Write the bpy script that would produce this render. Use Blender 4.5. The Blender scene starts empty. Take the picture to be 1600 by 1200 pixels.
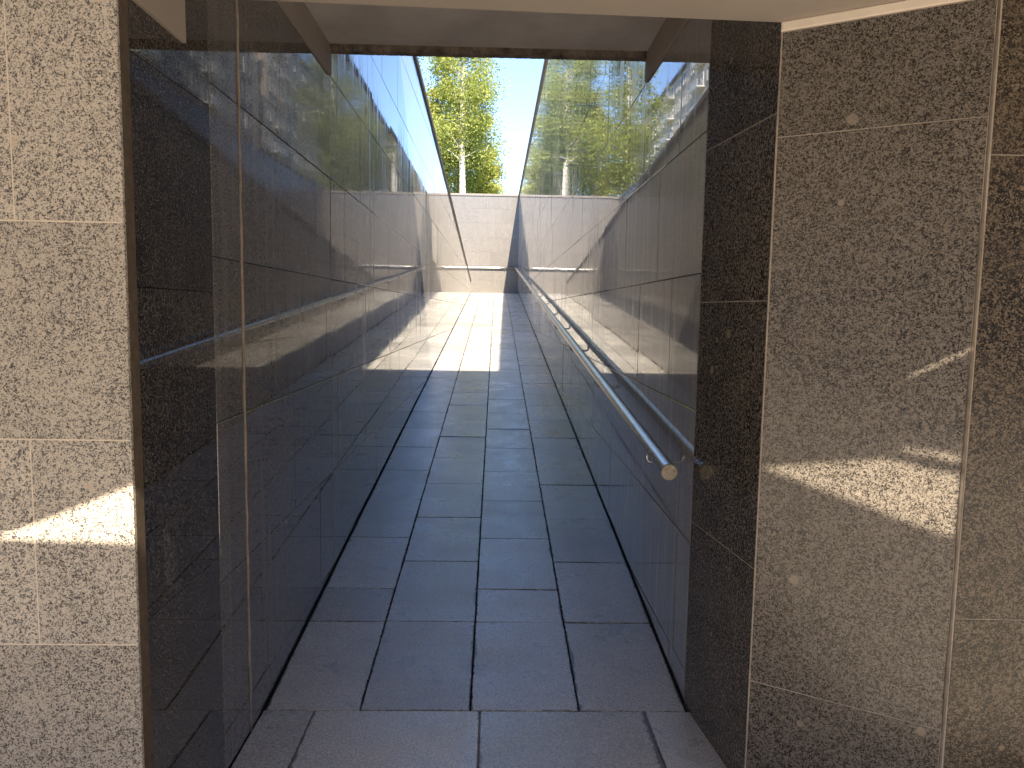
import bpy, bmesh, math, random
from mathutils import Vector, Matrix
random.seed(7)
scene = bpy.context.scene
R = math.radians

# ------------------------------------------------------------------ camera
EYE = Vector((0.0, 0.0, 1.8))
PITCH, YAW, ROLL = R(5.640), R(1.332), R(0.94)
fw = Vector((math.sin(YAW)*math.cos(PITCH), math.cos(YAW)*math.cos(PITCH), -math.sin(PITCH)))
rt = Vector((math.cos(YAW), -math.sin(YAW), 0.0))
dn = fw.cross(rt)
rt2 = rt*math.cos(ROLL) - dn*math.sin(ROLL)
dn2 = rt*math.sin(ROLL) + dn*math.cos(ROLL)
cam_data = bpy.data.cameras.new('camera')
cam_data.sensor_fit = 'HORIZONTAL'
cam_data.sensor_width = 36.0
cam_data.lens = 1150.0/1600.0*36.0
cam_data.clip_start = 0.05
cam_data.clip_end = 2000.0
cam = bpy.data.objects.new('camera', cam_data)
scene.collection.objects.link(cam)
m3 = Matrix((rt2, -dn2, -fw)).transposed()
cam.matrix_world = Matrix.Translation(EYE) @ m3.to_4x4()
scene.camera = cam

# ------------------------------------------------------------------ sky, sun, exposure
SUN = Vector((-0.14, 1.148, -1.0))            # the way the sunlight travels
ELEV = math.atan2(1.0, math.hypot(0.14, 1.148))
AZ = math.atan2(0.14, -1.148)
world = bpy.data.worlds.new('World')
scene.world = world
world.use_nodes = True
wn = world.node_tree
wn.nodes.clear()
wo = wn.nodes.new('ShaderNodeOutputWorld')
wb = wn.nodes.new('ShaderNodeBackground')
ws = wn.nodes.new('ShaderNodeTexSky')
ws.sky_type = 'NISHITA'
ws.sun_disc = False
ws.sun_elevation = ELEV
ws.sun_rotation = AZ
ws.air_density = 0.7
ws.dust_density = 0.0
ws.ozone_density = 2.6
wb.inputs['Strength'].default_value = 0.066
wn.links.new(ws.outputs[0], wb.inputs['Color'])
wn.links.new(wb.outputs[0], wo.inputs['Surface'])
sl = bpy.data.lights.new('sun', 'SUN')
sl.energy = 2.05
sl.angle = R(0.53)
sl.color = (1.0, 0.86, 0.66)
so = bpy.data.objects.new('sun', sl)
so.rotation_euler = SUN.to_track_quat('-Z', 'Y').to_euler()
so.location = (3, -20, 25)
scene.collection.objects.link(so)
scene.view_settings.view_transform = 'Standard'
scene.view_settings.look = 'None'
scene.view_settings.gamma = 1.0
scene.view_settings.use_curve_mapping = False
scene.view_settings.exposure = 3.0
scene.cycles.max_bounces = 10
scene.cycles.diffuse_bounces = 4
scene.cycles.glossy_bounces = 8
scene.cycles.caustics_reflective = True
scene.cycles.blur_glossy = 1.5
scene.cycles.caustics_refractive = False
scene.cycles.sample_clamp_indirect = 3.0

# ------------------------------------------------------------------ helpers
COL = scene.collection

def empty(name, loc, label=None, cat=None, group=None, kind=None):
    o = bpy.data.objects.new(name, None)
    o.empty_display_size = 0.2
    o.location = loc
    COL.objects.link(o)
    tag(o, label, cat, group, kind)
    return o

def tag(o, label=None, cat=None, group=None, kind=None):
    if label: o['label'] = label
    if cat: o['category'] = cat
    if group: o['group'] = group
    if kind: o['kind'] = kind
    return o

def world_loc(o):
    v = Vector((0, 0, 0))
    while o is not None:
        v += o.location
        o = o.parent
    return v

def mesh_obj(name, verts, faces, mat, parent=None, smooth=False, loc=None):
    """verts are in world space; the origin goes to loc (default: first vertex mean)."""
    if loc is None:
        loc = sum((Vector(v) for v in verts), Vector())/len(verts)
    loc = Vector(loc)
    me = bpy.data.meshes.new(name)
    me.from_pydata([tuple(Vector(v)-loc) for v in verts], [], faces)
    me.update()
    if mat: me.materials.append(mat)
    if smooth:
        for p in me.polygons: p.use_smooth = True
    o = bpy.data.objects.new(name, me)
    o.location = loc - (world_loc(parent) if parent else Vector())
    o.parent = parent
    COL.objects.link(o)
    return o

class MB:
    def __init__(self): self.v = []; self.f = []
    def box(self, a, b):
        i = len(self.v)
        x0, y0, z0 = a; x1, y1, z1 = b
        self.v += [(x0,y0,z0),(x1,y0,z0),(x1,y1,z0),(x0,y1,z0),(x0,y0,z1),(x1,y0,z1),(x1,y1,z1),(x0,y1,z1)]
        self.f += [(i,i+3,i+2,i+1),(i+4,i+5,i+6,i+7),(i,i+1,i+5,i+4),(i+1,i+2,i+6,i+5),(i+2,i+3,i+7,i+6),(i+3,i,i+4,i+7)]
        return self
    def hexa(self, p):
        """eight points: bottom ring then top ring"""
        i = len(self.v); self.v += [tuple(q) for q in p]
        self.f += [(i,i+3,i+2,i+1),(i+4,i+5,i+6,i+7),(i,i+1,i+5,i+4),(i+1,i+2,i+6,i+5),(i+2,i+3,i+7,i+6),(i+3,i,i+4,i+7)]
        return self
    def tube(self, pts, rad, n=10, caps=True):
        pts = [Vector(p) for p in pts]
        if not hasattr(rad, '__len__'): rad = [rad]*len(pts)
        base = len(self.v)
        up = None
        for k, p in enumerate(pts):
            t = (pts[min(k+1, len(pts)-1)] - pts[max(k-1, 0)]).normalized()
            if up is None:
                up = Vector((0,0,1)) if abs(t.z) < .9 else Vector((1,0,0))
            a = (up - t*up.dot(t))
            if a.length < 1e-4: a = t.orthogonal()
            a.normalize(); b = t.cross(a); up = a
            for j in range(n):
                an = 2*math.pi*j/n
                self.v.append(tuple(p + (a*math.cos(an)+b*math.sin(an))*rad[k]))
        for k in range(len(pts)-1):
            for j in range(n):
                i0 = base+k*n+j; i1 = base+k*n+(j+1) % n
                self.f.append((i0, i1, i1+n, i0+n))
        if caps:
            self.f.append(tuple(base+j for j in range(n))[::-1])
            self.f.append(tuple(base+(len(pts)-1)*n+j for j in range(n)))
        return self
    def build(self, name, mat, parent=None, smooth=False, loc=None):
        return mesh_obj(name, self.v, self.f, mat, parent, smooth, loc)

def smooth_by_angle(o, deg=40):
    me = o.data
    bm = bmesh.new(); bm.from_mesh(me)
    for f in bm.faces: f.smooth = True
    for e in bm.edges:
        if len(e.link_faces) == 2 and e.calc_face_angle() > R(deg): e.smooth = False
    bm.to_mesh(me); bm.free()

def clip(poly, a, b, c):
    """keep the part of a 2-d polygon where a*p + b*q <= c"""
    out = []
    for k in range(len(poly)):
        p, q = poly[k], poly[(k+1) % len(poly)]
        dp = a*p[0]+b*p[1]-c; dq = a*q[0]+b*q[1]-c
        if dp <= 0: out.append(p)
        if (dp < 0 < dq) or (dq < 0 < dp):
            t = dp/(dp-dq); out.append((p[0]+(q[0]-p[0])*t, p[1]+(q[1]-p[1])*t))
    return out

def inset(poly, d):
    """inset a convex counter-clockwise polygon"""
    n = len(poly); res = []
    for k in range(n):
        p0, p1, p2 = Vector(poly[k-1]), Vector(poly[k]), Vector(poly[(k+1) % n])
        e1 = (p1-p0).normalized(); e2 = (p2-p1).normalized()
        n1 = Vector((-e1.y, e1.x)); n2 = Vector((-e2.y, e2.x))
        s = n1+n2
        den = 1+n1.dot(n2)
        if den < 0.05: res.append(tuple(p1)); continue
        res.append(tuple(p1 + s*(d/den)))
    return res

def area2(poly):
    return 0.5*sum(poly[k][0]*poly[(k+1) % len(poly)][1]-poly[(k+1) % len(poly)][0]*poly[k][1] for k in range(len(poly)))

def clean(poly):
    out = []
    for p in poly:
        if not out or math.hypot(p[0]-out[-1][0], p[1]-out[-1][1]) > .012: out.append(p)
    if len(out) > 1 and math.hypot(out[0][0]-out[-1][0], out[0][1]-out[-1][1]) < .012: out.pop()
    return out

def slab(name, poly, to3, mat, parent, gap=.002, bev=.002, thick=.025, tilt=(0,0), off=0.0):
    """a stone piece: polygon (p,q) counter-clockwise seen from its front, to3(p,q,depth)"""
    poly = clean(poly)
    if len(poly) < 3 or abs(area2(poly)) < .004: return None
    if area2(poly) < 0: poly = poly[::-1]
    n = len(poly)
    r0 = inset(poly, gap); r1 = inset(poly, gap+bev)
    cx = sum(p[0] for p in poly)/n; cy = sum(p[1] for p in poly)/n
    def dd(p): return off + tilt[0]*(p[0]-cx) + tilt[1]*(p[1]-cy)
    v = [to3(p[0], p[1], dd(p)-thick) for p in r0] + [to3(p[0], p[1], dd(p)-bev) for p in r0] + [to3(p[0], p[1], dd(p)) for p in r1]
    f = [tuple(2*n+k for k in range(n))]
    for k in range(n):
        j = (k+1) % n
        f.append((k, j, n+j, n+k)); f.append((n+k, n+j, 2*n+j, 2*n+k))
    return mesh_obj(name, v, f, mat, parent)

# ------------------------------------------------------------------ materials
def nodes_of(name):
    m = bpy.data.materials.new(name); m.use_nodes = True
    nt = m.node_tree; nt.nodes.clear()
    out = nt.nodes.new('ShaderNodeOutputMaterial')
    b = nt.nodes.new('ShaderNodeBsdfPrincipled')
    nt.links.new(b.outputs[0], out.inputs[0])
    return m, nt, b

def N(nt, t, **kw):
    n = nt.nodes.new(t)
    for k, v in kw.items():
        if k in n.inputs.keys(): n.inputs[k].default_value = v
        else: setattr(n, k, v)
    return n

def ramp(nt, src, stops, interp='LINEAR'):
    r = nt.nodes.new('ShaderNodeValToRGB')
    r.color_ramp.interpolation = interp
    el = r.color_ramp.elements
    while len(el) < len(stops): el.new(0.5)
    for e, (p, c) in zip(el, stops):
        e.position = p
        e.color = (c, c, c, 1) if not hasattr(c, '__len__') else (*c, 1)
    nt.links.new(src, r.inputs[0])
    return r.outputs[0]

def math_n(nt, op, a, b=None, clampv=False):
    n = nt.nodes.new('ShaderNodeMath'); n.operation = op; n.use_clamp = clampv
    for i, x in enumerate((a, b)):
        if x is None: continue
        if isinstance(x, (int, float)): n.inputs[i].default_value = x
        else: nt.links.new(x, n.inputs[i])
    return n.outputs[0]

def mixc(nt, fac, a, b, mode='MIX'):
    n = nt.nodes.new('ShaderNodeMix'); n.data_type = 'RGBA'; n.blend_type = mode
    for sock, x in ((n.inputs[0], fac), (n.inputs[6], a), (n.inputs[7], b)):
        if isinstance(x, (int, float)): sock.default_value = x
        elif isinstance(x, tuple): sock.default_value = (*x, 1)
        else: nt.links.new(x, sock)
    return n.outputs[2]

def world_pos(nt, shift=True, scale=None):
    g = nt.nodes.new('ShaderNodeNewGeometry')
    p = g.outputs['Position']
    if shift:
        oi = nt.nodes.new('ShaderNodeObjectInfo')
        v = nt.nodes.new('ShaderNodeVectorMath'); v.operation = 'MULTIPLY_ADD'
        cb = nt.nodes.new('ShaderNodeCombineXYZ')
        for i in range(3): nt.links.new(oi.outputs['Random'], cb.inputs[i])
        nt.links.new(cb.outputs[0], v.inputs[0]); v.inputs[1].default_value = (31.7, 17.3, 23.9)
        nt.links.new(p, v.inputs[2]); p = v.outputs[0]
    if scale:
        v = nt.nodes.new('ShaderNodeVectorMath'); v.operation = 'MULTIPLY'
        nt.links.new(p, v.inputs[0]); v.inputs[1].default_value = scale; p = v.outputs[0]
    return p

def tex(nt, kind, vec, scale, **kw):
    n = nt.nodes.new('ShaderNodeTexNoise' if kind == 'noise' else 'ShaderNodeTexVoronoi')
    n.inputs['Scale'].default_value = scale
    for k, v in kw.items():
        if k in n.inputs.keys(): n.inputs[k].default_value = v
        else: setattr(n, k, v)
    nt.links.new(vec, n.inputs['Vector'])
    return n

def granite(name, dark, mid, light, crystal, rough, ior, scale=95.0, streak=0.0, coat=0.0, lo=.40, hi=.60, wave=0.0, crys=.10, spec=.5, dust=0.0, dustcol=(.3,.28,.25), sheen=0.0, blotch=.16, tv=.14, grain=0.0):
    m, nt, b = nodes_of(name)
    p = world_pos(nt)
    n1 = tex(nt, 'noise', p, scale, Detail=2.0, Roughness=.55, Distortion=.15)
    n2 = tex(nt, 'noise', p, scale*2.3, Detail=1.5, Roughness=.5)
    big = tex(nt, 'noise', p, 5.5, Detail=5.0, Roughness=.7)
    if grain > 0:
        vg = tex(nt, 'voronoi', p, scale*grain, Randomness=1.0)
        sg = nt.nodes.new('ShaderNodeSeparateColor'); nt.links.new(vg.outputs['Color'], sg.inputs[0])
        vl = tex(nt, 'voronoi', p, scale*grain*.45, Randomness=1.0)
        sg2 = nt.nodes.new('ShaderNodeSeparateColor'); nt.links.new(vl.outputs['Color'], sg2.inputs[0])
        cell = math_n(nt, 'ADD', math_n(nt, 'MULTIPLY', math_n(nt, 'SUBTRACT', sg.outputs[0], .5), .20), math_n(nt, 'MULTIPLY', math_n(nt, 'SUBTRACT', sg2.outputs[1], .5), .13))
        s = math_n(nt, 'ADD', math_n(nt, 'ADD', math_n(nt, 'MULTIPLY', math_n(nt, 'SUBTRACT', n1.outputs['Fac'], .5), .75), .5), cell)
    else:
        s = math_n(nt, 'ADD', n1.outputs['Fac'], math_n(nt, 'MULTIPLY', math_n(nt, 'SUBTRACT', n2.outputs['Fac'], .5), .35))
    s = math_n(nt, 'ADD', s, math_n(nt, 'MULTIPLY', math_n(nt, 'SUBTRACT', big.outputs['Fac'], .5), blotch))
    col = ramp(nt, s, [(lo, dark), ((lo+hi)/2, mid), (hi, light)])
    # scattered larger crystals
    vo = tex(nt, 'voronoi', p, 13.0, Randomness=1.0)
    wob = tex(nt, 'noise', p, 45.0, Detail=1.0)
    dist = math_n(nt, 'ADD', vo.outputs['Distance'], math_n(nt, 'MULTIPLY', math_n(nt, 'SUBTRACT', wob.outputs['Fac'], .5), .12))
    sep = nt.nodes.new('ShaderNodeSeparateColor'); nt.links.new(vo.outputs['Color'], sep.inputs[0])
    pick = math_n(nt, 'GREATER_THAN', sep.outputs[0], 1.0-crys)
    size = math_n(nt, 'ADD', math_n(nt, 'MULTIPLY', sep.outputs[1], .22), .08)
    inside = math_n(nt, 'MULTIPLY', math_n(nt, 'SUBTRACT', size, dist), 14.0, True)
    k = math_n(nt, 'MULTIPLY', math_n(nt, 'MULTIPLY', inside, pick), .75)
    col = mixc(nt, k, col, crystal)
    # tone differs a little from slab to slab
    oi = nt.nodes.new('ShaderNodeObjectInfo')
    tone = nt.nodes.new('ShaderNodeMapRange'); nt.links.new(oi.outputs['Random'], tone.inputs[0])
    tone.inputs[3].default_value = 1-tv; tone.inputs[4].default_value = 1+tv
    vm = nt.nodes.new('ShaderNodeVectorMath'); vm.operation = 'SCALE'
    nt.links.new(col, vm.inputs[0]); nt.links.new(tone.outputs[0], vm.inputs['Scale'])
    col = vm.outputs[0]
    rsock = None
    if streak > 0 or dust > 0:
        # rain run-off: thin vertical stains
        q = world_pos(nt, False, (1.0, 1.0, .045))
        st = tex(nt, 'noise', q, 17.0, Detail=4.0, Roughness=.62)
        cl = tex(nt, 'noise', world_pos(nt, False), .9, Detail=3.0)
        mask = math_n(nt, 'MULTIPLY', ramp(nt, st.outputs['Fac'], [(.47, 0.0), (.68, 1.0)]), ramp(nt, cl.outputs['Fac'], [(.35, .15), (.65, 1.0)]))
        col = mixc(nt, math_n(nt, 'ADD', math_n(nt, 'MULTIPLY', mask, streak), dust, True), col, dustcol)
        rsock = math_n(nt, 'ADD', math_n(nt, 'MULTIPLY', mask, .16*streak/.3), rough)
    nt.links.new(col, b.inputs['Base Color'])
    if rsock is not None: nt.links.new(rsock, b.inputs['Roughness'])
    else:
        rn = tex(nt, 'noise', p, 7.0, Detail=3.0)
        nt.links.new(math_n(nt, 'ADD', math_n(nt, 'MULTIPLY', math_n(nt, 'SUBTRACT', rn.outputs['Fac'], .5), rough*.5), rough), b.inputs['Roughness'])
    b.inputs['IOR'].default_value = ior
    b.inputs['Specular IOR Level'].default_value = spec
    if sheen > 0:
        b.inputs['Sheen Weight'].default_value = sheen; b.inputs['Sheen Roughness'].default_value = .45; b.inputs['Sheen Tint'].default_value = (1.0,.97,.93,1)
    if wave > 0:
        wv = tex(nt, 'noise', world_pos(nt), 3.2, Detail=1.0)
        bp = nt.nodes.new('ShaderNodeBump'); bp.inputs['Strength'].default_value = wave; bp.inputs['Distance'].default_value = .004
        nt.links.new(wv.outputs['Fac'], bp.inputs['Height']); nt.links.new(bp.outputs[0], b.inputs['Normal'])
    elif rough > .3:
        bp = nt.nodes.new('ShaderNodeBump'); bp.inputs['Strength'].default_value = .25; bp.inputs['Distance'].default_value = .002
        nt.links.new(n1.outputs['Fac'], bp.inputs['Height']); nt.links.new(bp.outputs[0], b.inputs['Normal'])
    return m

def plain(name, c, rough=.7, var=.25, scale=4.0, metal=0.0, bump=0.0, ior=1.45):
    m, nt, b = nodes_of(name)
    p = world_pos(nt, False)
    n1 = tex(nt, 'noise', p, scale, Detail=6.0, Roughness=.6)
    lo = tuple(x*(1-var) for x in c); hi = tuple(min(1, x*(1+var)) for x in c)
    nt.links.new(ramp(nt, n1.outputs['Fac'], [(.3, lo), (.7, hi)]), b.inputs['Base Color'])
    b.inputs['Roughness'].default_value = rough
    b.inputs['Metallic'].default_value = metal
    b.inputs['IOR'].default_value = ior
    if bump > 0:
        n2 = tex(nt, 'noise', p, scale*9, Detail=5.0)
        bp = nt.nodes.new('ShaderNodeBump'); bp.inputs['Strength'].default_value = bump; bp.inputs['Distance'].default_value = .01
        nt.links.new(n2.outputs['Fac'], bp.inputs['Height']); nt.links.new(bp.outputs[0], b.inputs['Normal'])
    return m

M = {}
M['polished'] = granite('polished_dark_granite', (.030,.028,.027), (.09,.082,.077), (.17,.157,.147), (.24,.21,.19), .012, 2.1, scale=120, streak=.34, wave=.002, lo=.36, hi=.62, dust=.14, dustcol=(.34,.31,.28), sheen=.03)
M['weathered'] = granite('weathered_polished_granite', (.036,.033,.032), (.10,.092,.087), (.19,.175,.165), (.25,.22,.20), .013, 1.95, scale=120, streak=.42, wave=.002, lo=.36, hi=.62, dust=.24, dustcol=(.40,.37,.335), sheen=.04)
M['weathered_r'] = granite('dusty_polished_granite', (.036,.033,.032), (.10,.092,.087), (.19,.175,.165), (.25,.22,.20), .013, 1.95, scale=120, streak=.5, wave=.002, lo=.36, hi=.62, dust=.30, dustcol=(.46,.425,.39), sheen=.14)
M['jamb'] = granite('polished_jamb_granite', (.014,.012,.011), (.055,.048,.043), (.13,.115,.104), (.17,.14,.12), .02, 1.9, scale=150, wave=.002, lo=.40, hi=.62)
M['jamb_r'] = granite('worn_jamb_granite', (.022,.019,.016), (.10,.086,.072), (.22,.19,.16), (.30,.25,.2), .11, 1.55, scale=115, wave=.003, lo=.42, hi=.60)
M['pier_light'] = granite('light_speckled_granite', (.055,.051,.049), (.32,.298,.272), (.58,.525,.455), (.58,.465,.38), .4, 1.45, scale=230, lo=.36, hi=.56, crys=.20, blotch=.14, grain=1.0)
M['pier_dark'] = granite('brown_speckled_granite', (.013,.011,.009), (.105,.091,.077), (.215,.188,.160), (.31,.26,.21), .25, 1.5, scale=230, lo=.37, hi=.59, crys=.16, blotch=.13, grain=1.0)
M['pier_brown'] = granite('dark_brown_speckled_granite', (.009,.007,.005), (.07,.054,.038), (.165,.127,.09), (.26,.19,.125), .28, 1.5, scale=190, lo=.41, hi=.61, crys=.16, blotch=.15, grain=1.0)
M['end'] = granite('honed_pale_granite', (.11,.102,.096), (.165,.154,.145), (.21,.198,.187), (.23,.21,.195), .25, 1.5, scale=70, streak=.10, dustcol=(.25,.235,.215), tv=.05)
M['sawn'] = plain('sawn_granite_edge', (.11,.083,.06), .85, .25, 30, bump=.2)
M['grout'] = plain('grey_grout', (.40,.345,.285), .9, .2, 25)
M['grout_light'] = plain('pale_grout', (.74,.66,.56), .9, .12, 25)
M['bead'] = plain('brown_sealant_bead', (.19,.16,.13), .7, .35, 18)
M['seam'] = plain('dark_joint_mortar', (.035,.032,.03), .95, .3, 20)
M['earth'] = plain('dark_joint_soil', (.022,.019,.015), .95, .4, 30, bump=.4)
M['sealant'] = plain('pale_joint_sealant', (.34,.28,.225), .6, .3, 14)
M['paint'] = plain('beige_ceiling_paint', (.40,.345,.295), .8, .10, 1.2, bump=.04)
M['paint_strip'] = plain('cream_plaster', (.80,.70,.58), .8, .08, 6, bump=.1)
M['ceiling'] = plain('grey_ceiling_paint', (.56,.51,.47), .85, .20, 2.5, bump=.05)
M['drip'] = plain('stained_concrete_edge', (.16,.13,.105), .9, .6, 14, bump=.5)
M['concrete'] = plain('grey_concrete', (.46,.43,.39), .9, .15, 1.0, bump=.1)
M['coping'] = plain('grey_granite_coping', (.20,.18,.165), .6, .2, 20)
M['soil'] = plain('lawn_and_soil', (.07,.085,.03), .95, .5, .7, bump=.3)
M['bark'] = None

def steel():
    m, nt, b = nodes_of('brushed_stainless_steel')
    p = world_pos(nt, False, (60.0, 1.0, 60.0))
    n1 = tex(nt, 'noise', p, 8.0, Detail=3.0)
    nt.links.new(ramp(nt, n1.outputs['Fac'], [(.3, (.56,.55,.53)), (.7, (.68,.67,.66))]), b.inputs['Base Color'])
    nt.links.new(ramp(nt, n1.outputs['Fac'], [(.3, .24), (.7, .36)]), b.inputs['Roughness'])
    b.inputs['Metallic'].default_value = 1.0
    return m
M['steel'] = steel()
M['cap'] = plain('dull_steel_cap', (.42,.375,.30), .5, .25, 60, metal=.5)
M['darkmetal'] = plain('dark_metal', (.03,.03,.03), .45, .2, 20, metal=.8)

def paving():
    """flamed granite paving with dirt creeping in from the joints"""
    m, nt, b = nodes_of('flamed_granite_paving')
    p = world_pos(nt)
    n1 = tex(nt, 'noise', p, 130.0, Detail=2.5, Roughness=.6)
    n2 = tex(nt, 'noise', p, 3.5, Detail=5.0, Roughness=.6)
    n3 = tex(nt, 'noise', p, 40.0, Detail=3.0)
    col = ramp(nt, n1.outputs['Fac'], [(.36, (.22,.215,.205)), (.5, (.53,.515,.485)), (.62, (.78,.76,.715))])
    col = mixc(nt, .35, col, ramp(nt, n2.outputs['Fac'], [(.3, (.36,.35,.33)), (.7, (.64,.62,.585))]))
    wp = world_pos(nt, False)
    st1 = tex(nt, 'noise', wp, 1.1, Detail=6.0, Roughness=.65)
    st2 = tex(nt, 'noise', wp, 9.0, Detail=5.0, Roughness=.7)
    col = mixc(nt, math_n(nt, 'MULTIPLY', ramp(nt, st1.outputs['Fac'], [(.45, 0.0), (.72, 1.0)]), .40), col, (.20,.185,.165))
    col = mixc(nt, math_n(nt, 'MULTIPLY', ramp(nt, st2.outputs['Fac'], [(.60, 0.0), (.72, 1.0)]), .35), col, (.12,.11,.095))
    tc = nt.nodes.new('ShaderNodeTexCoord')
    sp = nt.nodes.new('ShaderNodeSeparateXYZ'); nt.links.new(tc.outputs['Generated'], sp.inputs[0])
    def edge(s, size):
        a = math_n(nt, 'ABSOLUTE', math_n(nt, 'SUBTRACT', s, .5))
        return math_n(nt, 'MULTIPLY', math_n(nt, 'SUBTRACT', .5, a), size)
    ex, ey = edge(sp.outputs[0], .49), edge(sp.outputs[1], .76)
    wid = math_n(nt, 'MULTIPLY', math_n(nt, 'SUBTRACT', ramp(nt, n2.outputs['Fac'], [(.35, 0.0), (.75, 1.0)]), .10), .024)
    jit = math_n(nt, 'MULTIPLY', math_n(nt, 'SUBTRACT', n3.outputs['Fac'], .5), .022)
    dx = math_n(nt, 'SUBTRACT', math_n(nt, 'ADD', wid, jit), ex)
    dy = math_n(nt, 'SUBTRACT', math_n(nt, 'ADD', math_n(nt, 'MULTIPLY', wid, .5), jit), ey)
    d = math_n(nt, 'MULTIPLY', math_n(nt, 'MAXIMUM', dx, dy), 160.0, True)
    col = mixc(nt, math_n(nt, 'MULTIPLY', d, .8), col, (.035,.030,.022))
    oi = nt.nodes.new('ShaderNodeObjectInfo')
    tone = nt.nodes.new('ShaderNodeMapRange'); nt.links.new(oi.outputs['Random'], tone.inputs[0])
    tone.inputs[3].default_value = .80; tone.inputs[4].default_value = 1.16
    vm = nt.nodes.new('ShaderNodeVectorMath'); vm.operation = 'SCALE'
    nt.links.new(col, vm.inputs[0]); nt.links.new(tone.outputs[0], vm.inputs['Scale'])
    nt.links.new(vm.outputs[0], b.inputs['Base Color'])
    nt.links.new(ramp(nt, n2.outputs['Fac'], [(.3, .24), (.7, .38)]), b.inputs['Roughness'])
    b.inputs['IOR'].default_value = 1.9
    bp = nt.nodes.new('ShaderNodeBump'); bp.inputs['Strength'].default_value = .16; bp.inputs['Distance'].default_value = .003
    nt.links.new(n1.outputs['Fac'], bp.inputs['Height']); nt.links.new(bp.outputs[0], b.inputs['Normal'])
    return m
M['paving'] = paving()

def bark():
    m, nt, b = nodes_of('birch_bark')
    p = world_pos(nt, False, (1, 1, 2.2))
    n1 = tex(nt, 'noise', p, 2.6, Detail=5.0, Roughness=.7)
    nt.links.new(ramp(nt, n1.outputs['Fac'], [(.36, (.05,.045,.04)), (.46, (.55,.52,.47)), (.7, (.72,.69,.63))]), b.inputs['Base Color'])
    b.inputs['Roughness'].default_value = .8
    return m
M['bark'] = bark()
M['bark_brown'] = plain('brown_bark', (.12,.09,.065), .9, .4, 6, bump=.4)

def leaf(name, c1, c2):
    m, nt, b = nodes_of(name)
    oi = tex(nt, 'noise', world_pos(nt, False), 1.3, Detail=4.0)
    nt.links.new(ramp(nt, oi.outputs['Fac'], [(.35, c1), (.65, c2)]), b.inputs['Base Color'])
    b.inputs['Roughness'].default_value = .55
    tr = nt.nodes.new('ShaderNodeBsdfTranslucent')
    nt.links.new(ramp(nt, oi.outputs['Fac'], [(.35, tuple(x*1.2 for x in c1)), (.65, tuple(min(1, x*1.2) for x in c2))]), tr.inputs[0])
    mx = nt.nodes.new('ShaderNodeMixShader'); mx.inputs[0].default_value = .4
    nt.links.new(b.outputs[0], mx.inputs[1]); nt.links.new(tr.outputs[0], mx.inputs[2])
    out = [n for n in nt.nodes if n.type == 'OUTPUT_MATERIAL'][0]
    nt.links.new(mx.outputs[0], out.inputs[0])
    return m
M['leaf_a'] = leaf('spring_birch_leaves', (.21,.26,.055), (.42,.45,.12))
M['leaf_b'] = leaf('yellow_green_leaves', (.27,.31,.055), (.50,.49,.12))
M['leaf_c'] = leaf('fresh_green_leaves', (.09,.15,.025), (.22,.28,.05))

# ------------------------------------------------------------------ dimensions
AL, AR = -1.02, 0.895            # faces of the ramp's two walls
SL, Y0 = 0.095, 3.17             # ramp gradient and where it starts
YR, YE = 29.6, 31.2              # end of the ramp, end wall
ZL = SL*(YR-Y0)                  # landing height
ZT = 6.60                        # top of the retaining walls (street level)
def zf(y): return 0.0 if y < Y0 else (SL*(y-Y0) if y < YR else ZL)
def ztop_left(y): return 4.853-0.0917*(y-9.2)
YS = 4.60                        # outer edge of the roof slab over the passage
ROWS = [1.98+0.607*k for k in range(-4, 9)]

# ------------------------------------------------------------------ ground and floors
g = MB()
XO = -3.60
for (x0, y0, x1, y1) in [(-400, -400, 400, -16.0), (-400, -16.0, -9.0, YE+.3), (9.0, -16.0, 400, YE+.3), (1.15, 4.9, 9.0, YE+.3), (-9.0, 4.9, XO-.0, YE+.3), (-400, YE+.3, 400, 700)]:
    i = len(g.v); z = ZT-.12
    g.v += [(x0,y0,z),(x1,y0,z),(x1,y1,z),(x0,y1,z)]; g.f.append((i,i+1,i+2,i+3))
tag(g.build('ground', M['soil'], loc=(0,0,0)), kind='structure')

court = MB(); court.box((-9, -16, -.30), (9, 2.0, -.012)); court.box((-1.0, 2.0, -.301), (.964, Y0-.004, -.012))
cf = tag(court.build('passage_floor', M['concrete'], loc=(0,0,0)), kind='structure')
# level slabs in front of the ramp
def flat(p, q, d): return (p, q, d)
for (x0, x1) in [(-1.02-.75, -.79), (-.79, -.047), (-.047, .70), (.70, 1.45)]:
    for (ya, yb) in [(1.66, 2.41), (2.41, Y0)]:
        a, bq = max(x0, -1.02), min(x1, .97)
        if ya < 2.0: a, bq = x0, x1
        slab('paving_slab', [(a, ya), (bq, ya), (bq, yb), (a, yb)], flat, M['paving'], cf, gap=.003, bev=.003, thick=.05)

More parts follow.
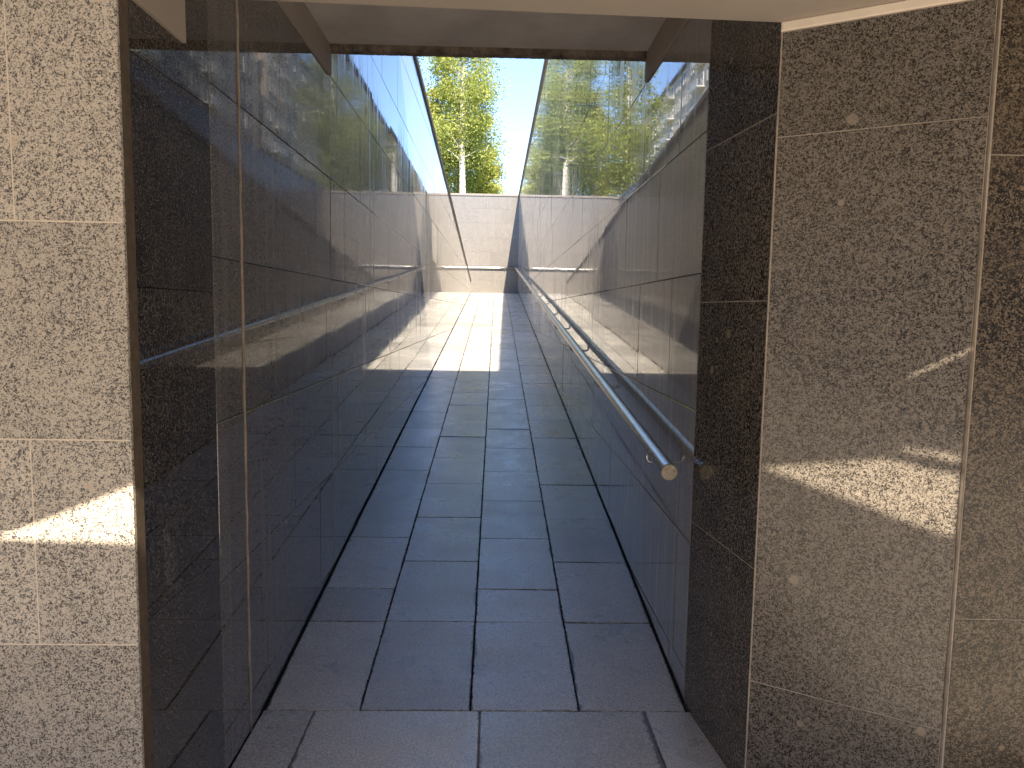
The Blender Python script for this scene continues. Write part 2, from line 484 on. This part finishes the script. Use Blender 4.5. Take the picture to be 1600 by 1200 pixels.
ramp_o = MB()
ramp_o.hexa([(AL-.05, Y0, -.4), (AR+.05, Y0, -.4), (AR+.05, YR, -.4), (AL-.05, YR, -.4),
             (AL-.05, Y0, -.014), (AR+.05, Y0, -.014), (AR+.05, YR, ZL-.014), (AL-.05, YR, ZL-.014)])
ro = tag(ramp_o.build('ramp', M['earth'], loc=(0, Y0, 0)), kind='structure')
ro['label'] = 'long paved ramp climbing between the granite walls'
def onramp(p, q, d): return (p, q, zf(q)+d)
COLS = [AL+.006, -.588, -.091, .402, AR-.004]
for c in range(4):
    ys = [Y0, 3.955, 4.345 if c in (0, 2) else 4.74]
    while ys[-1]+.775 < YR: ys.append(ys[-1]+.775+random.uniform(-.006, .006))
    ys.append(YR)
    for a, bq in zip(ys[:-1], ys[1:]):
        xj = random.uniform(-.004, .004)
        slab('paving_slab', [(COLS[c]+.001, a), (COLS[c+1]-.001, a), (COLS[c+1]-.001, bq), (COLS[c]+.001, bq)], onramp, M['paving'], ro,
             gap=.0022, bev=.003, thick=.04, tilt=(random.gauss(0, .003), random.gauss(0, .002)), off=random.uniform(-.0025, .0025))

# moss and grit lodged in the long joints
ms = MB()
rm = random.Random(4)
for x in COLS[1:4]+[COLS[0], COLS[4]]:
    edge = x in (COLS[0], COLS[4])
    y = Y0+.05
    while y < 16:
        dens = .5+.5*math.sin(y*2.3+x*9)+.35*math.sin(y*7.1+x*4)
        if rm.random() < (.25 if edge else .35+.45*dens):
            w = rm.uniform(.003, .009)*(1.0 if not edge else .7); h = rm.uniform(.001, .005); l = rm.uniform(.006, .03)
            cx = x+rm.gauss(0, .004); z = zf(y)
            i0 = len(ms.v)
            for k in range(6):
                an = k*math.pi/3; r = rm.uniform(.6, 1.1)
                ms.v.append((cx+math.cos(an)*w*r, y+math.sin(an)*l*r, zf(y+math.sin(an)*l*r)-.004))
            ms.v.append((cx, y, z+h))
            for k in range(6): ms.f.append((i0+k, i0+(k+1) % 6, i0+6))
        y += rm.uniform(.012, .03)
mo = ms.build('joint_moss', M['earth'], ro, True, loc=(0, Y0, 0)); mo['kind'] = 'stuff'

land = MB(); land.box((-3.3, YR, ZL-.4), (AR+.05, YE+.05, ZL-.014))
lo_ = tag(land.build('landing', M['earth'], loc=(-1.2, YR, ZL)), kind='structure')
def onland(p, q, d): return (p, q, ZL+d)
for i in range(9):
    for j in range(2):
        slab('paving_slab', [(-3.3+i*.465, YR+j*.8), (-3.3+(i+1)*.465, YR+j*.8), (-3.3+(i+1)*.465, YR+(j+1)*.8), (-3.3+i*.465, YR+(j+1)*.8)], onland, M['paving'], lo_, gap=.003, bev=.003, thick=.04)
up = MB()
y_end = 4.9
up.hexa([(-3.3, y_end, 2.0), (AL-.25, y_end, 2.0), (AL-.25, YR, 2.0), (-3.3, YR, 2.0),
         (-3.3, y_end, ZL+.0917*(YR-y_end)), (AL-.25, y_end, ZL+.0917*(YR-y_end)), (AL-.25, YR, ZL), (-3.3, YR, ZL)])
tag(up.build('upper_ramp', M['paving'], loc=(-2.3, YR, ZL)), kind='structure')

# ------------------------------------------------------------------ walls of the ramp
def wall_panels(parent, to3, rows, y0, y1, offs, length, low, high, mat, extra_cuts=(), sig=.0011, holes=None, gap=.0022):
    for k in range(len(rows)-1):
        za, zb = rows[k], rows[k+1]
        o = offs.get(k, random.random()*length)
        cuts = sorted([y0, y1] + [c for c in extra_cuts if y0 < c < y1] + [o+length*i for i in range(-2, 60) if y0+.12 < o+length*i < y1-.12])
        for a, bq in zip(cuts[:-1], cuts[1:]):
            poly = [(a, za), (bq, za), (bq, zb), (a, zb)]
            for (ca, cb, cc) in low(a, bq) + high(a, bq):
                poly = clip(poly, ca, cb, cc)
                if len(poly) < 3: break
            if len(poly) >= 3:
                slab('granite_panel', poly, to3, mat, parent, gap=gap, bev=.0018, thick=.022,
                     tilt=(random.gauss(0, sig), random.gauss(0, sig*1.2)), off=random.gauss(0, .0006))

def left3(p, q, d): return (AL+d, p, q)
def right3(p, q, d): return (AR-d, p, q)
# dividing wall on the left, its top falling towards the landing
dw = empty('dividing_wall', (AL-.12, 12, 0), 'polished dark granite wall along the left of the ramp, top sloping down to the landing', 'wall')
core = MB()
xc = AL-.012
core.hexa([(AL-.25, YS, -.3), (xc, YS, -.3), (xc, YR, -.3), (AL-.25, YR, -.3),
           (AL-.25, YS, ztop_left(YS)-.05), (xc, YS, ztop_left(YS)-.05), (xc, YR, ztop_left(YR)-.05), (AL-.25, YR, ztop_left(YR)-.05)])
core.box((AL-.25, 2.12, -.3), (xc, YS, 3.36))
core.build('wall_core', M['seam'], dw)
lowL = lambda a, b: ([(SL, -1, SL*Y0-.012)] if b > Y0 else [(0, -1, -.004)]) + [(0, -1, -.004)]
highL = lambda a, b: [(.0917, 1, 4.853+.0917*9.2-.05)]
under = lambda a, b: [(0, 1, 3.19)]
offsL = {4: 3.73-1.03, 5: 3.45, 6: 4.0, 7: 3.56, 3: 3.3}
ridx = {round(z, 3): i for i, z in enumerate(ROWS)}
kk = {ROWS.index(z): z for z in ROWS}
def off_for(z, tbl):  # joint offsets by the row's lower height
    return {i: v for i, z0 in enumerate(ROWS[:-1]) for zz, v in tbl.items() if abs(z0-zz) < .05}
OL = off_for(0, {.16: 3.25, .766: 3.74, 1.373: 3.45, 1.98: 4.0, 2.587: 3.56, 3.194: 4.1, 3.8: 3.6})
OR = off_for(0, {.16: 3.47, .766: 3.46, 1.373: 3.77, 1.98: 5.15-1.02, 2.587: 3.71, 3.194: 4.1})
# the piece between pier and sealant joint
for za, zb in zip([0, .869, 1.852, 2.5], [.869, 1.852, 2.5, 3.19]):
    slab('granite_panel', [(2.092, za), (2.70, za), (2.70, zb), (2.092, zb)], left3, M['jamb'], dw, gap=.0012, bev=.001, thick=.022)
wall_panels(dw, left3, ROWS, 2.70, 3.0-.006, {}, 5.0, lowL, under, M['polished'], sig=.0004)
wall_panels(dw, left3, ROWS, 3.0+.006, YS, OL, 1.02, lowL, under, M['polished'], sig=.0006)
wall_panels(dw, left3, ROWS, YS, YR, OL, 1.02, lowL, highL, M['weathered'], sig=.0013)
pts = [(AL+.001+random.uniform(-.002, .002), 3.0+random.uniform(-.003, .003), z*.085) for z in range(0, 38)]
MB().tube(pts, [random.uniform(.0045, .007) for _ in pts], 6).build('sealant_strip', M['sealant'], dw, True)
cp = MB()
cp.hexa([(AL-.28, YS, ztop_left(YS)-.05), (AL+.02, YS, ztop_left(YS)-.05), (AL+.02, YR+.02, ztop_left(YR)-.05), (AL-.28, YR+.02, ztop_left(YR)-.05),
         (AL-.28, YS, ztop_left(YS)+.03), (AL+.02, YS, ztop_left(YS)+.03), (AL+.02, YR+.02, ztop_left(YR)+.03), (AL-.28, YR+.02, ztop_left(YR)+.03)])
cp.build('coping', M['coping'], dw)

# retaining wall on the right
rw = empty('retaining_wall', (AR+.12, 14, 0), 'tall polished dark granite wall with the handrail, right of the ramp', 'wall')
MB().box((AR+.012, 3.26, -.3), (AR+.25, YE+.25, ZT-.05)).box((AR+.0121, 3.26, -.299), (AR+.24, 4.0, 3.36)).build('wall_core', M['seam'], rw)
highR = lambda a, b: [(0, 1, ZT-.05)]
lowR = lowL
wall_panels(rw, right3, ROWS, 3.235, YS, OR, 1.04, lowR, under, M['weathered_r'], sig=.0005)
wall_panels(rw, right3, ROWS, YS, YE, OR, 1.04, lowR, highR, M['weathered_r'], sig=.0013)
cy = YS
while cy < YE:
    ny = min(cy+1.5, YE+.2)
    MB().box((AR-.035, cy+.003, ZT-.05), (AR+.28, ny-.003, ZT+.035)).build('coping_stone', M['coping'], rw)
    cy = ny
    if cy >= YE: break

# end wall
ew = empty('retaining_wall', (-1.2, YE, ZL), 'sunlit pale granite wall closing the far end of the ramp', 'wall')
MB().box((-3.6, YE+.012, 0), (AR+.25, YE+.26, ZT-.05)).build('wall_core', M['concrete'], ew)
def end3(p, q, d): return (p, YE-d, q)
erows = [ZL-.02+.59*k for k in range(0, 9)]
for k in range(len(erows)-1):
    xs = [-3.3] + [-3.3 + (.5 if k % 2 else 0) + i for i in range(1, 5) if -3.3+(.5 if k % 2 else 0)+i < AR-.15] + [AR]
    if k % 2: xs.insert(1, -2.8)
    for a, bq in zip(xs[:-1], xs[1:]):
        poly = clip([(a, erows[k]), (bq, erows[k]), (bq, erows[k+1]), (a, erows[k+1])], 0, 1, ZT-.05)
        if len(poly) >= 3:
            slab('granite_panel', poly, end3, M['end'], ew, gap=.0012, bev=.001, thick=.022, tilt=(random.gauss(0, .001), random.gauss(0, .001)))
for i in range(3):
    MB().box((-3.6+i*1.51, YE-.04, ZT-.05), (-3.6+i*1.51+1.5, YE+.30, ZT+.035)).build('coping_stone', M['coping'], ew)

# outer wall of the upper ramp
ow = empty('retaining_wall', (-3.45, 14, ZL), 'grey granite wall on the far side of the upper ramp', 'wall')
MB().box((-3.6, 4.9, 1.5), (-3.312, YE+.011, ZT-.05)).build('wall_core', M['seam'], ow)
def out3(p, q, d): return (-3.30+d, p, q)
lowO = lambda a, b: [(-.0917, -1, -(ZL+.0917*YR)+.0)]
for k in range(len(ROWS)-1):
    n = 13
    for i in range(n):
        a = 4.9+i*2.02; bq = min(a+2.02, YE)
        poly = [(a, ROWS[k]), (bq, ROWS[k]), (bq, ROWS[k+1]), (a, ROWS[k+1])]
        poly = clip(poly, -.0917, -1, -(ZL+.0917*YR))
        if len(poly) >= 3: poly = clip(poly, 0, 1, ZT-.05)
        if len(poly) >= 3: slab('granite_panel', poly, out3, M['end'], ow, gap=.003, bev=.002, thick=.012)
MB().box((-3.64, 4.9, ZT-.05), (-3.26, YE-.05, ZT+.035)).build('coping', M['coping'], ow)

# ------------------------------------------------------------------ portal: slab over the ramp's foot, parapet above it
po = empty('underpass_portal', (0, 3.6, 3.2), 'painted concrete ceiling slab over the foot of the ramp', 'ceiling')
MB().box((AL-.25, 2.62, 3.36), (AR+.26, YS-.03, 4.2)).build('ceiling_slab', M['ceiling'], po)
drip = MB()
xs = [AL+(AR-AL)*i/160 for i in range(161)]
for i, x in enumerate(xs):
    j = random.uniform(-.003, .003)+.002*math.sin(x*3.1)
    drip.v += [(x, YS-.045, 3.362), (x, YS-.04+random.uniform(-.006, .006), 3.322+j), (x, YS, 3.314+j*.4), (x, YS, 3.45)]
    if i:
        for k in range(3): drip.f.append((i*4-4+k, i*4-4+k+1, i*4+k+1, i*4+k))
drip.build('drip_edge', M['drip'], po)
MB().box((AL-.005, 2.10, 3.192), (AL+.014, YS, 3.36)).build('painted_band', M['paint'], po)
MB().box((AL-.004, 2.094, 2.64), (AL+.012, 2.485, 2.80)).build('painted_band', M['paint'], po)
MB().box((AR-.014, 2.62, 3.192), (AR+.005, YS, 3.36)).build('painted_band', M['paint'], po)
MB().box((AL-.26, YS-.03, 3.451), (3.2, YS+.0, 7.2)).box((AR+.27, YS-.5, 3.0), (3.2, YS-.031, 7.0)).box((AL-.26, YS-.3, 4.21), (AR+.26, YS-.031, 7.15)).build('parapet', M['concrete'], po)

# ------------------------------------------------------------------ piers
lp = empty('granite_pier', (-1.6, 2.06, 0), 'light speckled granite wall face left of the opening', 'wall')
MB().box((-4.2, 2.0313, -.2), (-1.036, 4.3, 2.80)).box((-1.0361, 2.0314, -.19), (-1.005, 2.06, 2.795)).build('wall_core', M['grout_light'], lp)
def face3(p, q, d): return (p, 2.03-d, q)
LR = [-.34, .25, .839, 1.427, 2.02, 2.61, 2.80]
for k in range(len(LR)-1):
    xs = [-1.0, -1.279 if k % 2 == 0 else (-1.60 if k == 3 else -1.46)]
    if k == 4: xs[1] = -1.291
    if k == 2: xs[1] = -1.279
    if k == 3: xs[1] = -1.58
    if k == 1: xs[1] = -1.55
    while xs[-1] > -4.1: xs.append(xs[-1]-.6)
    for bq, a in zip(xs[:-1], xs[1:]):
        slab('granite_panel', [(a, LR[k]), (bq, LR[k]), (bq, LR[k+1]), (a, LR[k+1])], face3, M['pier_light'], lp, gap=.0022, bev=.0008, thick=.012, tilt=(0, random.gauss(0, .0006)))
MB().box((-1.034, 2.0425, -.1), (-1.0015, 2.091, 2.80)).build('panel_edge', M['sawn'], lp)

rp = empty('granite_pier', (1.4, 2.5, 0), 'brown speckled granite pier right of the opening, splayed towards the viewer', 'pier')
Cn = Vector((.964, 2.606)); J0 = Vector((.895, 3.23)); F1 = Vector((1.495, 2.275)); F2 = Vector((4.2, 2.20))
def quad3(A, B):
    t = (B-A).normalized(); nrm = Vector((t.y, -t.x))
    # normal must face the viewer's side (towards the camera)
    if nrm.dot(-((A+B)/2)) < 0: nrm = -nrm
    def to3(p, q, d):
        w = A+t*p+nrm*d; return (w.x, w.y, q)
    return to3, (B-A).length
def face_panels(A, B, zs, mat, gap=.0017, width=None, **kw):
    to3, L = quad3(A, B)
    us = [0, L] if not width else [width*i for i in range(int(L/width)+1)]+[L]
    for za, zb in zip(zs[:-1], zs[1:]):
        for a, bq in zip(us[:-1], us[1:]):
            slab('granite_panel', [(a, za), (bq, za), (bq, zb), (a, zb)], to3, mat, rp, gap=gap, bev=.001, thick=.02, **kw)
face_panels(J0+Vector((0, .0)), Cn+(J0-Cn).normalized()*.003, [-.1, .869, 1.852, 2.5, 3.19], M['jamb_r'])
face_panels(Cn+(F1-Cn).normalized()*.003, F1-(F1-Cn).normalized()*.005, [-.6, .443, 2.415, 2.765], M['pier_dark'])
face_panels(F1+Vector((.010, 0)), F2, [-.4, .827, 2.3, 2.80], M['pier_brown'], width=.75)
def prism(poly, z0, z1):
    mb = MB(); n = len(poly)
    mb.v = [(p[0], p[1], z0) for p in poly]+[(p[0], p[1], z1) for p in poly]
    mb.f = [tuple(range(n))[::-1], tuple(range(n, 2*n))]+[(k, (k+1) % n, n+(k+1) % n, n+k) for k in range(n)]
    return mb
nj = Vector((-(J0-Cn).y, (J0-Cn).x)).normalized()
def inw(A, B, d):
    t = (B-A).normalized(); nrm = Vector((t.y, -t.x))
    if nrm.dot(-((A+B)/2)) < 0: nrm = -nrm
    return nrm*(-d)
pj, pf, pg = inw(J0, Cn, .0018), inw(Cn, F1, .0018), inw(F1, F2, .003)
poly = [tuple(J0+pj), tuple(Cn+(pj+pf)*.45), tuple(F1+(pf+pg)*.5), tuple(F2+pg), (4.2, 4.0), (AR+.30, 4.0), (AR+.02, 3.26)]
prism(poly, -.4, 2.80).build('wall_core', M['grout'], rp)
# pale grout beads on the two vertical corners
MB().tube([(Cn.x+.002, Cn.y+.002, z*.2) for z in range(-1, 14)], [random.uniform(.002, .0038) for _ in range(15)], 6).build('grout_bead', M['grout'], rp, True)
MB().tube([(F1.x+.002, F1.y+.004, z*.2) for z in range(-1, 15)], [random.uniform(.004, .008) for _ in range(16)], 6).build('grout_bead', M['bead'], rp, True)
ps = quad3(Cn, F1)[0]
slab('plaster_strip', [(-.002, 2.768), (.63, 2.768), (.63, 2.80), (-.002, 2.80)], ps, M['paint_strip'], rp, gap=0.0, bev=.004, thick=.02, off=.004)

# ------------------------------------------------------------------ roof over the viewer, with holes added to throw the sun patches
def back(pt, z):
    t = z-pt[2]; return (pt[0]-SUN.x/(-SUN.z)*t, pt[1]-SUN.y/(-SUN.z)*t)
ZC, TH = 2.80, .10
left_sun_patch = [(-1.40, 2.03, 1.148), (-.992, 2.03, 1.137), (-.992, 2.03, 1.305), (-1.275, 2.03, 1.186)]
right_sun_patch = [(.969, 2.603, 1.253), (1.487, 2.280, 1.095), (1.489, 2.279, 1.300), (1.301, 2.396, 1.330)]
sun_streak_a = [(1.345, 2.368, 1.367), (1.486, 2.281, 1.342), (1.486, 2.281, 1.366), (1.345, 2.368, 1.377)]
sun_streak_b = [(1.350, 2.366, 1.603), (1.493, 2.276, 1.700), (1.493, 2.276, 1.711), (1.350, 2.366, 1.612)]
ca = empty('roof_slab_with_sun_holes', (0, 0, ZC), 'painted concrete roof slab in front of the ramp, its unseen rear and sun holes added', 'roof')
bm = bmesh.new()
outer = [(-8.9, -2.9), (-1.0, -2.9), (1.0, -1.65), (8.9, -1.65), (8.9, 2.2), (4.3, 2.25), (1.55, 2.27), (.99, 2.612), (-1.02, 2.53), (-1.02, 2.02), (-8.9, 2.02)]  # unseen rear edge shaped to set the light on the pier faces
loops = [(outer, outer)]
for gp in (left_sun_patch, right_sun_patch, sun_streak_a, sun_streak_b):  # made-up holes: each wanted sun patch carried back along the sunlight
    loops.append(([back(q, ZC) for q in gp], [back(q, ZC+TH) for q in gp]))
for lvl in (0, 1):
    es = []
    for lp_ in loops:
        vs = [bm.verts.new((p[0], p[1], ZC+TH*lvl)) for p in lp_[lvl]]
        es += [bm.edges.new((vs[k], vs[(k+1) % len(vs)])) for k in range(len(vs))]
    bmesh.ops.triangle_fill(bm, edges=es, use_beauty=True, use_dissolve=False)
bm.verts.ensure_lookup_table()
tot = sum(len(l[0]) for l in loops); s = 0
for l in loops:
    n = len(l[0])
    for k in range(n):
        a, b2 = s+k, s+(k+1) % n
        bm.faces.new((bm.verts[a], bm.verts[b2], bm.verts[tot+b2], bm.verts[tot+a]))
    s += n
bmesh.ops.recalc_face_normals(bm, faces=bm.faces)
me = bpy.data.meshes.new('soffit'); bm.to_mesh(me); bm.free(); me.materials.append(M['paint'])
so_ = bpy.data.objects.new('soffit', me); so_.parent = ca; so_.location = -ca.location; COL.objects.link(so_)
# upstand closing the step between this roof and the higher ceiling
MB().box((AL-.26, 2.46, ZC+TH+.001), (AR+.2, 2.56, 3.9)).build('upstand', M['ceiling'], ca)

# the sunken forecourt behind the viewer
for (a, b2, lab) in [((-9.3, -16, -.3), (-9.0, 2.4, ZT), 'concrete side wall of the sunken forecourt, left of the viewer'),
                     ((9.0, -16, -.3), (9.3, 2.4, ZT), 'concrete side wall of the sunken forecourt, right of the viewer'),
                     ((-9.3, -16.3, -.3), (9.3, -16.0, ZT), 'concrete rear wall of the sunken forecourt behind the viewer')]:
    o = MB().box(a, b2).build('forecourt_wall', M['concrete']); tag(o, lab, 'wall')
o = MB().box((-9.3, 2.41, -.3), (-4.21, 4.89, ZT-.1)).build('forecourt_wall', M['concrete']); tag(o, 'concrete front wall of the forecourt left of the opening', 'wall')
o = MB().box((4.21, 2.41, -.3), (9.3, 4.89, ZT-.1)).build('forecourt_wall', M['concrete']); tag(o, 'concrete front wall of the forecourt right of the opening', 'wall')

# ------------------------------------------------------------------ handrails
HX = .80
hr = empty('handrail', (HX, 3.29, 0), 'stainless steel tube handrail along the right wall, near end capped', 'handrail')
def rail_z(y): return 1.082+(y-3.292)*(3.60-1.082)/(30.9-3.292)
tb = MB().tube([(HX, 3.292, rail_z(3.292)), (HX, 10, rail_z(10)), (HX, 20, rail_z(20)), (HX, YE-.10, rail_z(YE-.10))], .037, 24, False).build('tube', M['steel'], hr, True)
cap_pts = [(HX, 3.293, rail_z(3.293)), (HX, 3.283, rail_z(3.283)), (HX, 3.279, rail_z(3.279)), (HX, 3.2785, rail_z(3.2785))]
cpo = MB().tube(cap_pts, [.0385, .0385, .036, .001], 24).build('end_cap', M['cap'], hr, True); smooth_by_angle(cpo, 30)
y = 3.78
while y < YE-1:
    z = rail_z(y)
    pts = [(HX, y, z-.030), (HX, y, z-.075)]
    for k in range(1, 7):
        a = math.pi/2*k/6; pts.append((HX+.025*(1-math.cos(a)), y, z-.075-.025*math.sin(a)))
    pts.append((AR-.004, y, z-.10))
    br = MB().tube(pts, .0095, 8).build('bracket', M['steel'], hr, True)
    MB().tube([(AR-.003, y, z-.10), (AR-.010, y, z-.10)], [.017, .015], 12).build('rosette', M['steel'], br)
    y += 2.02
h2 = empty('handrail', (-1.2, YE-.09, ZL), 'stainless steel tube handrail across the sunlit end wall', 'handrail')
z2 = 3.60
MB().tube([(HX-.03, YE-.095, z2), (0, YE-.095, z2), (-1.6, YE-.095, z2), (-3.2, YE-.095, z2)], .034, 16).build('tube', M['steel'], h2, True)
for x in (.35, -1.1, -2.5):
    pts = [(x, YE-.095, z2-.03), (x, YE-.095, z2-.09), (x, YE-.075, z2-.10), (x, YE-.004, z2-.10)]
    MB().tube(pts, .008, 8).build('bracket', M['steel'], h2, True)

# ------------------------------------------------------------------ trees
def make_tree(name, label, base, height, radius, leafmat, barkmat, seed, nleaf, lean=0.0, rbase=.16, crown_from=.12, size=.16, profile=None):
    rnd = random.Random(seed)
    t = empty(name, base, label, 'tree', 'trees beyond the end wall')
    B = Vector(base)
    n = 14
    tp = []
    for k in range(n+1):
        u = k/n
        tp.append(B+Vector((lean*u*height+.12*math.sin(u*7+seed)*u*1.2, .15*math.sin(u*5+seed*2)*u, u*height-.3*(1-u))))
    tr = MB().tube(tp, [rbase*(1-.93*(k/n))+.006 for k in range(n+1)], 9)
    limbs = []
    nl = int(height*3.6)
    for k in range(nl):
        u = crown_from+(1-crown_from)*(k+rnd.random())/nl*.97
        f = u*n; i = min(int(f), n-1); p0 = tp[i].lerp(tp[i+1], f-i)
        an = rnd.random()*2*math.pi
        pr = profile(u) if profile else math.sin(min(1, (1-u)*1.25)*math.pi*.5)**.8
        L = radius*pr*rnd.uniform(.55, 1.05)+.25
        d = Vector((math.cos(an), math.sin(an), rnd.uniform(.45, 1.0)))
        p1 = p0+d*(L*.45); p2 = p0+Vector((d.x*L*.95, d.y*L*.95, d.z*L*.75+rnd.uniform(-.3, .1)*L)); 
        r0 = rbase*(1-u)*.34+.010
        tr.tube([p0, p1, p2], [r0, r0*.6, .005], 5, False)
        limbs.append((p0, p1, p2, L))
    tr.build('trunk', barkmat, t, True, loc=B)
    v = []; f = []
    per = max(1, nleaf//len(limbs))
    for (p0, p1, p2, L) in limbs:
        for _ in range(int(per*min(2.0, L/(radius*.6)+.25))):
            s = rnd.random()**.6
            c = p1.lerp(p2, s*1.1) if rnd.random() < .8 else p0.lerp(p1, .3+.7*rnd.random())
            cl = .12+.22*L
            c = c+Vector((rnd.gauss(0, cl*.85), rnd.gauss(0, cl*.85), rnd.gauss(-.15*cl, cl*.8)))
            a = Vector((rnd.gauss(0, 1), rnd.gauss(0, 1), rnd.gauss(0, 1))).normalized()
            b = a.orthogonal().normalized(); b = Matrix.Rotation(rnd.random()*6.28, 3, a) @ b
            w = size*rnd.uniform(.5, 1.15)
            i = len(v)
            v += [tuple(c-a*w*.5), tuple(c+b*w*.36), tuple(c+a*w*.6), tuple(c-b*w*.36)]
            f.append((i, i+1, i+2, i+3))
    mesh_obj('crown', v, f, leafmat, t, loc=B)
    return t
GZ = ZT-.12
make_tree('birch_tree', 'tall birch with a bright white trunk standing just beyond the end wall', (-1.92, 42, GZ), 15.5, 1.75, M['leaf_a'], M['bark'], 3, 27000, lean=-.012, rbase=.20, crown_from=.24, size=.125)
make_tree('birch_tree', 'lower yellow-green tree right of the white trunk', (-.95, 47.5, GZ), 7.6, 1.5, M['leaf_b'], M['bark_brown'], 5, 27000, lean=-.01, rbase=.09, crown_from=.05, size=.125)
make_tree('birch_tree', 'yellow-green tree filling the gap left of the white trunk', (-3.5, 46.5, GZ), 9.0, 2.1, M['leaf_b'], M['bark'], 8, 32000, rbase=.12, crown_from=.05, size=.125)
make_tree('shrub_tree', 'small sapling at the right end of the trees above the end wall', (.15, 44, GZ), 1.7, .45, M['leaf_b'], M['bark_brown'], 11, 500, rbase=.04, crown_from=.02, size=.12)
make_tree('birch_tree', 'broad birch mirrored in the right wall beside the white trunk', (-6.0, 46, GZ), 14.0, 2.3, M['leaf_a'], M['bark'], 13, 14000, rbase=.20, crown_from=.1, size=.17)
make_tree('park_tree', 'low green tree mirrored in the right wall, nearer the houses', (-9.6, 42, GZ), 3.4, 1.6, M['leaf_b'], M['bark_brown'], 17, 6000, rbase=.16, crown_from=.1, size=.18)

# ------------------------------------------------------------------ apartment blocks on the left, seen mirrored in the walls
M['facade_a'] = plain('pale_panel_facade', (.52,.47,.42), .85, .08, .4)
M['facade_b'] = plain('grey_panel_facade', (.36,.36,.37), .85, .10, .4)
M['frame'] = plain('white_window_frame', (.78,.78,.76), .5, .03, 3)
M['roofing'] = plain('dark_roofing', (.08,.08,.085), .8, .2, 2)
def glass():
    m, nt, b = nodes_of('window_glass')
    b.inputs['Base Color'].default_value = (.02,.028,.035,1)
    b.inputs['Roughness'].default_value = .05
    b.inputs['IOR'].default_value = 1.6
    return m
M['glass'] = glass()
def block(label, x, y0, y1, h, fm, storeys, bays, seed, depth=12):
    rnd = random.Random(seed)
    t = empty('apartment_block', (x-depth/2, (y0+y1)/2, GZ), label, 'building', 'apartment blocks beside the underpass')
    MB().box((x-depth, y0, GZ-.2), (x, y1, GZ+h)).build('wall', fm, t)
    rf = MB().box((x-depth-.3, y0-.3, GZ+h), (x+.3, y1+.3, GZ+h+.5)).build('roof', M['roofing'], t)
    for k in range(3):
        yy = y0+(y1-y0)*(.2+.3*k); MB().box((x-5, yy, GZ+h+.5), (x-2.4, yy+2.2, GZ+h+2.4)).build('lift_house', fm, rf)
    sh = h/storeys; bw = (y1-y0)/bays
    fme = pme = bme = None
    for s in range(storeys):
        for b in range(bays):
            yc = y0+bw*(b+.5); zc = GZ+sh*(s+.55)
            if b % 4 == 1:
                if bme is None:
                    o = MB().box((x, yc-bw*.42, zc-1.25), (x+1.1, yc+bw*.42, zc-1.1)).box((x+1.02, yc-bw*.42, zc-1.1), (x+1.1, yc+bw*.42, zc-.2)).build('balcony', M['frame'], t, loc=(x, yc, zc)); bme = o.data
                else:
                    o = bpy.data.objects.new('balcony', bme); COL.objects.link(o); o.parent = t; o.location = Vector((x, yc, zc))-t.location
            if fme is None:
                mb = MB(); W, H = bw*.29, sh*.29
                for (a, c) in [((-W,-H),(W,-H+.14)), ((-W,H-.14),(W,H)), ((-W,-H+.14),(-W+.14,H-.14)), ((W-.14,-H+.14),(W,H-.14)), ((-.06,-H+.14),(.06,H-.14))]:
                    mb.box((x-.05, yc+a[0], zc+a[1]), (x+.10, yc+c[0], zc+c[1]))
                o = mb.build('window', M['frame'], t, loc=(x, yc, zc)); fme = o.data
                pn = MB().box((x-.04, yc-W+.1, zc-H+.1), (x+.03, yc+W-.1, zc+H-.1)).build('pane', M['glass'], o, loc=(x, yc, zc)); pme = pn.data
            else:
                o = bpy.data.objects.new('window', fme); COL.objects.link(o); o.parent = t; o.location = Vector((x, yc, zc))-t.location
                pn = bpy.data.objects.new('pane', pme); COL.objects.link(pn); pn.parent = o
    return t
block('long grey apartment block with white windows and balconies', -27, 30, 95, 32, M['facade_b'], 10, 17, 1)
block('pale cream apartment block further down the street', -27, 101, 176, 33, M['facade_a'], 10, 17, 2)
block('nearest cream apartment block with white balconies', -24, -8, 22, 21, M['facade_a'], 7, 8, 3)
